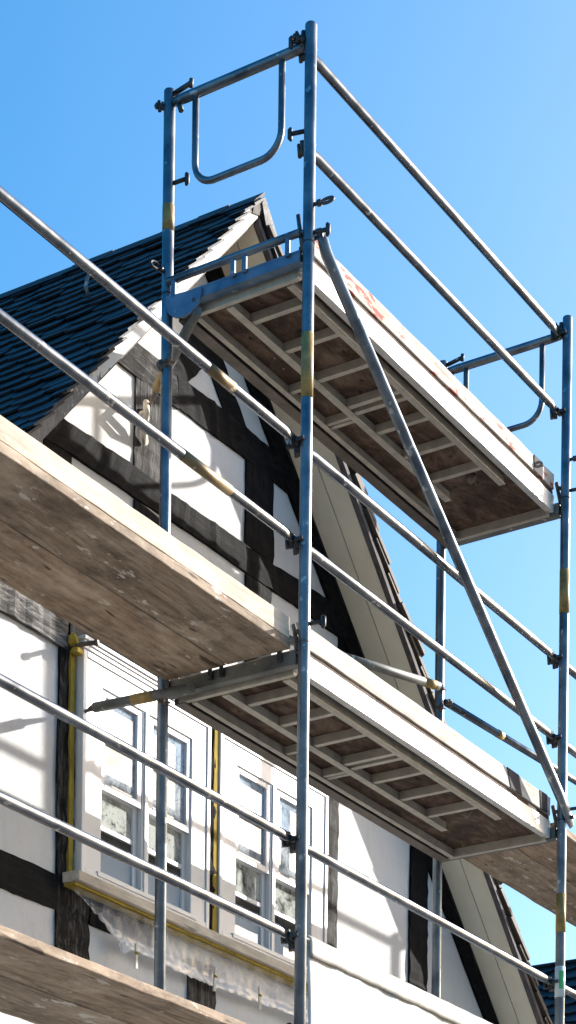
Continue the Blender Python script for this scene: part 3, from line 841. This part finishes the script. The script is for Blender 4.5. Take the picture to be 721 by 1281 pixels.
# plastic film hanging under the sill
def film():
    rnd = random.Random(5)
    bm = NB(); nx, nz = 120, 9; g = []
    def low(x):
        q = .012 * math.sin(x * 3.1 + 1) + rnd.uniform(-.004, .004)
        return (5.165 - .19 * ((x + .045) / .42) if x < .375 else 4.972) + q * min(1, max(0, (x + .045) * 3))
    for i in range(nx + 1):
        x = -.045 + 2.72 * i / nx; col = []; lo_ = low(x)
        for k in range(nz + 1):
            v = k / nz; j_ = min(1, v * 1.6)
            z = 5.172 + (lo_ - 5.172) * v + rnd.uniform(-.006, .006) * j_
            y = WY - .100 + .045 * v + .006 * math.sin(x * 9 + 4 * v) * v + rnd.uniform(-.0045, .0045) * j_ - (.018 if k in (nz, nz - 1) else 0)
            col.append(bm.verts.new((x + rnd.uniform(-.006, .006) * j_, y, z)))
        g.append(col)
    for a, b in zip(g, g[1:]):
        for k in range(nz):
            if (k + rnd.randrange(2)) % 2: bm.faces.new((a[k], b[k], b[k + 1])); bm.faces.new((a[k], b[k + 1], a[k + 1]))
            else: bm.faces.new((a[k], b[k], a[k + 1])); bm.faces.new((b[k], b[k + 1], a[k + 1]))
    for f in bm.faces: f.smooth = True
    o = ob('plastic_sheet', bm, SHEET, None, (1.3, WY - .08, 5.05))
    tag(o, 'crumpled clear plastic film hanging below the window sill', 'plastic sheet')
film()
bm = NB(); bmesh.ops.create_icosphere(bm, subdivisions=4, radius=.042)
for v in bm.verts:
    n_ = math.sin(v.co.x * 70) * math.sin(v.co.z * 83 + 1) * math.sin(v.co.y * 61 + 2)
    v.co *= 1 + .28 * n_ + random.uniform(-.07, .07); v.co.y *= .5; v.co.x *= 1.1
bmesh.ops.translate(bm, verts=bm.verts, vec=(.41, WY - .085, 4.975))
tag(ob('film_bunch', bm, SHEET, None, (.42, WY - .09, 4.95)), 'gathered knot of plastic film at the left clothes peg', 'plastic sheet')
def peg(label):
    t = empty('clothes_peg', (0, 0, 0), label, 'clothes peg', 'clothes pegs on the plastic film')
    bm = NB()
    for s_ in (-1, 1):
        prism(bm, [(.0035 * s_ - .003, .045), (.0035 * s_ + .003, .045), (.0045 * s_ + .004, -.01), (.006 * s_ + .0035, -.085), (.006 * s_ - .0035, -.085), (.0045 * s_ - .004, -.01)], -.006, .006)
    ob('jaw', bm, PEG, t)
    bm = NB(); tube(bm, (-.011, -.006, -.005), (.011, -.006, -.005), .007, 10); ob('spring', bm, TAPE, t)
    return t
pg = peg('leftmost pale clothes peg, hanging from the knot of plastic film'); pg.location = (.455, WY - .125, 4.945); pg.scale = (1.0, 1.0, 1.05)
p2 = copy_thing(pg, (1.225, WY - .125, 5.00), 'middle clothes peg with yellow spring, in front of the short dark post'); p2.rotation_euler = (0, R(4), 0)
p3 = copy_thing(pg, (1.70, WY - .125, 5.00), 'rightmost clothes peg with yellow spring, near the tall front post'); p3.rotation_euler = (0, R(-3), 0)

# ------------------------------------------------------------------ tarpaulin banner on the lowest rail of the middle bay
bm = NB(); nx, nz = 90, 22; g = []
for i in range(nx + 1):
    x = .05 + 2.85 * i / nx; col = []
    for k in range(nz + 1):
        v = k / nz
        z = 4.742 - 1.05 * v
        fold = .0035 * math.sin(x * 31 + 1.5 * math.sin(4 * v)) * (1 - .6 * v) + .004 * math.sin(x * 9 + 2 * v)
        y = YR - .036 - .012 + fold - .02 * math.sin(3 * v)
        if k == 0: y += .03
        col.append(bm.verts.new((x, y, z)))
    g.append(col)
for a, b in zip(g, g[1:]):
    for k in range(nz): bm.faces.new((a[k], b[k], b[k + 1], a[k + 1])).smooth = True
o = ob('tarpaulin', bm, BANNER, None, (1.5, YR - .04, 3.7)); so = o.modifiers.new('solid', 'SOLIDIFY'); so.thickness = .004
tag(o, 'white tarpaulin banner hung over the lowest rail at the bottom of the view', 'tarpaulin')

HEM = m_flat('dirty_tarpaulin_hem', (.40, .37, .32), .7, .35, 7, .3, 18)
bm = NB(); g = []
for i in range(91):
    x = .05 + 2.85 * i / 90; col = []
    for k in range(6):
        v = k / 5
        col.append(bm.verts.new((x, YR - .066 + .0015 * math.sin(x * 31) - .002 * v + (.03 if k == 0 else 0), 4.748 - (.115 + .002 * math.sin(x * 14)) * v)))
    g.append(col)
for a, b in zip(g, g[1:]):
    for k in range(5): bm.faces.new((a[k], b[k], b[k + 1], a[k + 1])).smooth = True
h = ob('hem', bm, HEM, o); so = h.modifiers.new('solid', 'SOLIDIFY'); so.thickness = .003
# roof hook on the slates
bm = NB()
def on_slate(x, y, h): # point above the left slope
    return (x - h * .74, y, zl(x) + .10 + h * .67)
p_ = [on_slate(.62, 1.86, .0), on_slate(.63, 1.86, .06), on_slate(.67, 1.86, .09), on_slate(.71, 1.86, .095), on_slate(.75, 1.86, .075)]
sweep(bm, p_, .012, 10, radii=[.009, .012, .012, .012, .013]); tube(bm, on_slate(.75, 1.835, .07), on_slate(.75, 1.885, .08), .015, 8)
tag(ob('roof_hook', bm, BRACKET, None, on_slate(.62, 1.86, 0)), 'curved grey roof hook standing on the dark slates', 'roof hook')

# ------------------------------------------------------------------ light, sky, camera
sd = Vector((2.13, -1.0, .98)).normalized()
el = math.asin(sd.z); az = math.atan2(sd.x, sd.y)
w = bpy.data.worlds.new('World'); S.world = w; w.use_nodes = True
nt = w.node_tree
for n in list(nt.nodes): nt.nodes.remove(n)
sky = nt.nodes.new('ShaderNodeTexSky'); sky.sky_type = 'NISHITA'; sky.sun_disc = False
sky.sun_elevation = el; sky.sun_rotation = az
sky.air_density = 1.0; sky.dust_density = 3.6; sky.ozone_density = 3.0; sky.altitude = 100
hs = nt.nodes.new('ShaderNodeHueSaturation'); hs.inputs['Saturation'].default_value = 1.5; hs.inputs['Hue'].default_value = .4905
bg = nt.nodes.new('ShaderNodeBackground'); bg.inputs[1].default_value = .15
wo = nt.nodes.new('ShaderNodeOutputWorld')
nt.links.new(sky.outputs[0], hs.inputs['Color']); nt.links.new(hs.outputs[0], bg.inputs[0]); nt.links.new(bg.outputs[0], wo.inputs[0])
ld = bpy.data.lights.new('sun', 'SUN'); ld.energy = 5.0; ld.angle = R(.5); ld.color = (1.0, .965, .91)
lo = bpy.data.objects.new('sun', ld); COL.objects.link(lo)
lo.location = sd * 60; lo.rotation_euler = sd.to_track_quat('Z', 'Y').to_euler()

cx, cy, cz, yaw, pitch, roll, f, ppy = -9.40292107, -5.91538276, 1.47222759, 1.00689792, -.000303, -.0114557814, 2775.65465, 1983.51572
fw = Vector((math.sin(yaw) * math.cos(pitch), math.cos(yaw) * math.cos(pitch), math.sin(pitch)))
rt = Vector((math.cos(yaw), -math.sin(yaw), 0)); dn = -rt.cross(fw)
c_, s_ = math.cos(roll), math.sin(roll)
r2 = c_ * rt + s_ * dn; d2v = -s_ * rt + c_ * dn
cam = bpy.data.cameras.new('camera'); co = bpy.data.objects.new('camera', cam); COL.objects.link(co)
M = Matrix.Identity(4)
for i in range(3):
    M[i][0] = r2[i]; M[i][1] = -d2v[i]; M[i][2] = -fw[i]
M[0][3], M[1][3], M[2][3] = cx, cy, cz
co.matrix_world = M
cam.sensor_fit = 'AUTO'; cam.sensor_width = 36; cam.lens = f / 1281 * 36
cam.shift_y = (ppy - 640.5) / 1281; cam.clip_start = .1; cam.clip_end = 2000
S.camera = co
S.view_settings.view_transform = 'Standard'; S.view_settings.look = 'None'; S.view_settings.gamma = 1
S.view_settings.use_curve_mapping = False
S.view_settings.exposure = 1.0
S.render.engine = 'CYCLES'
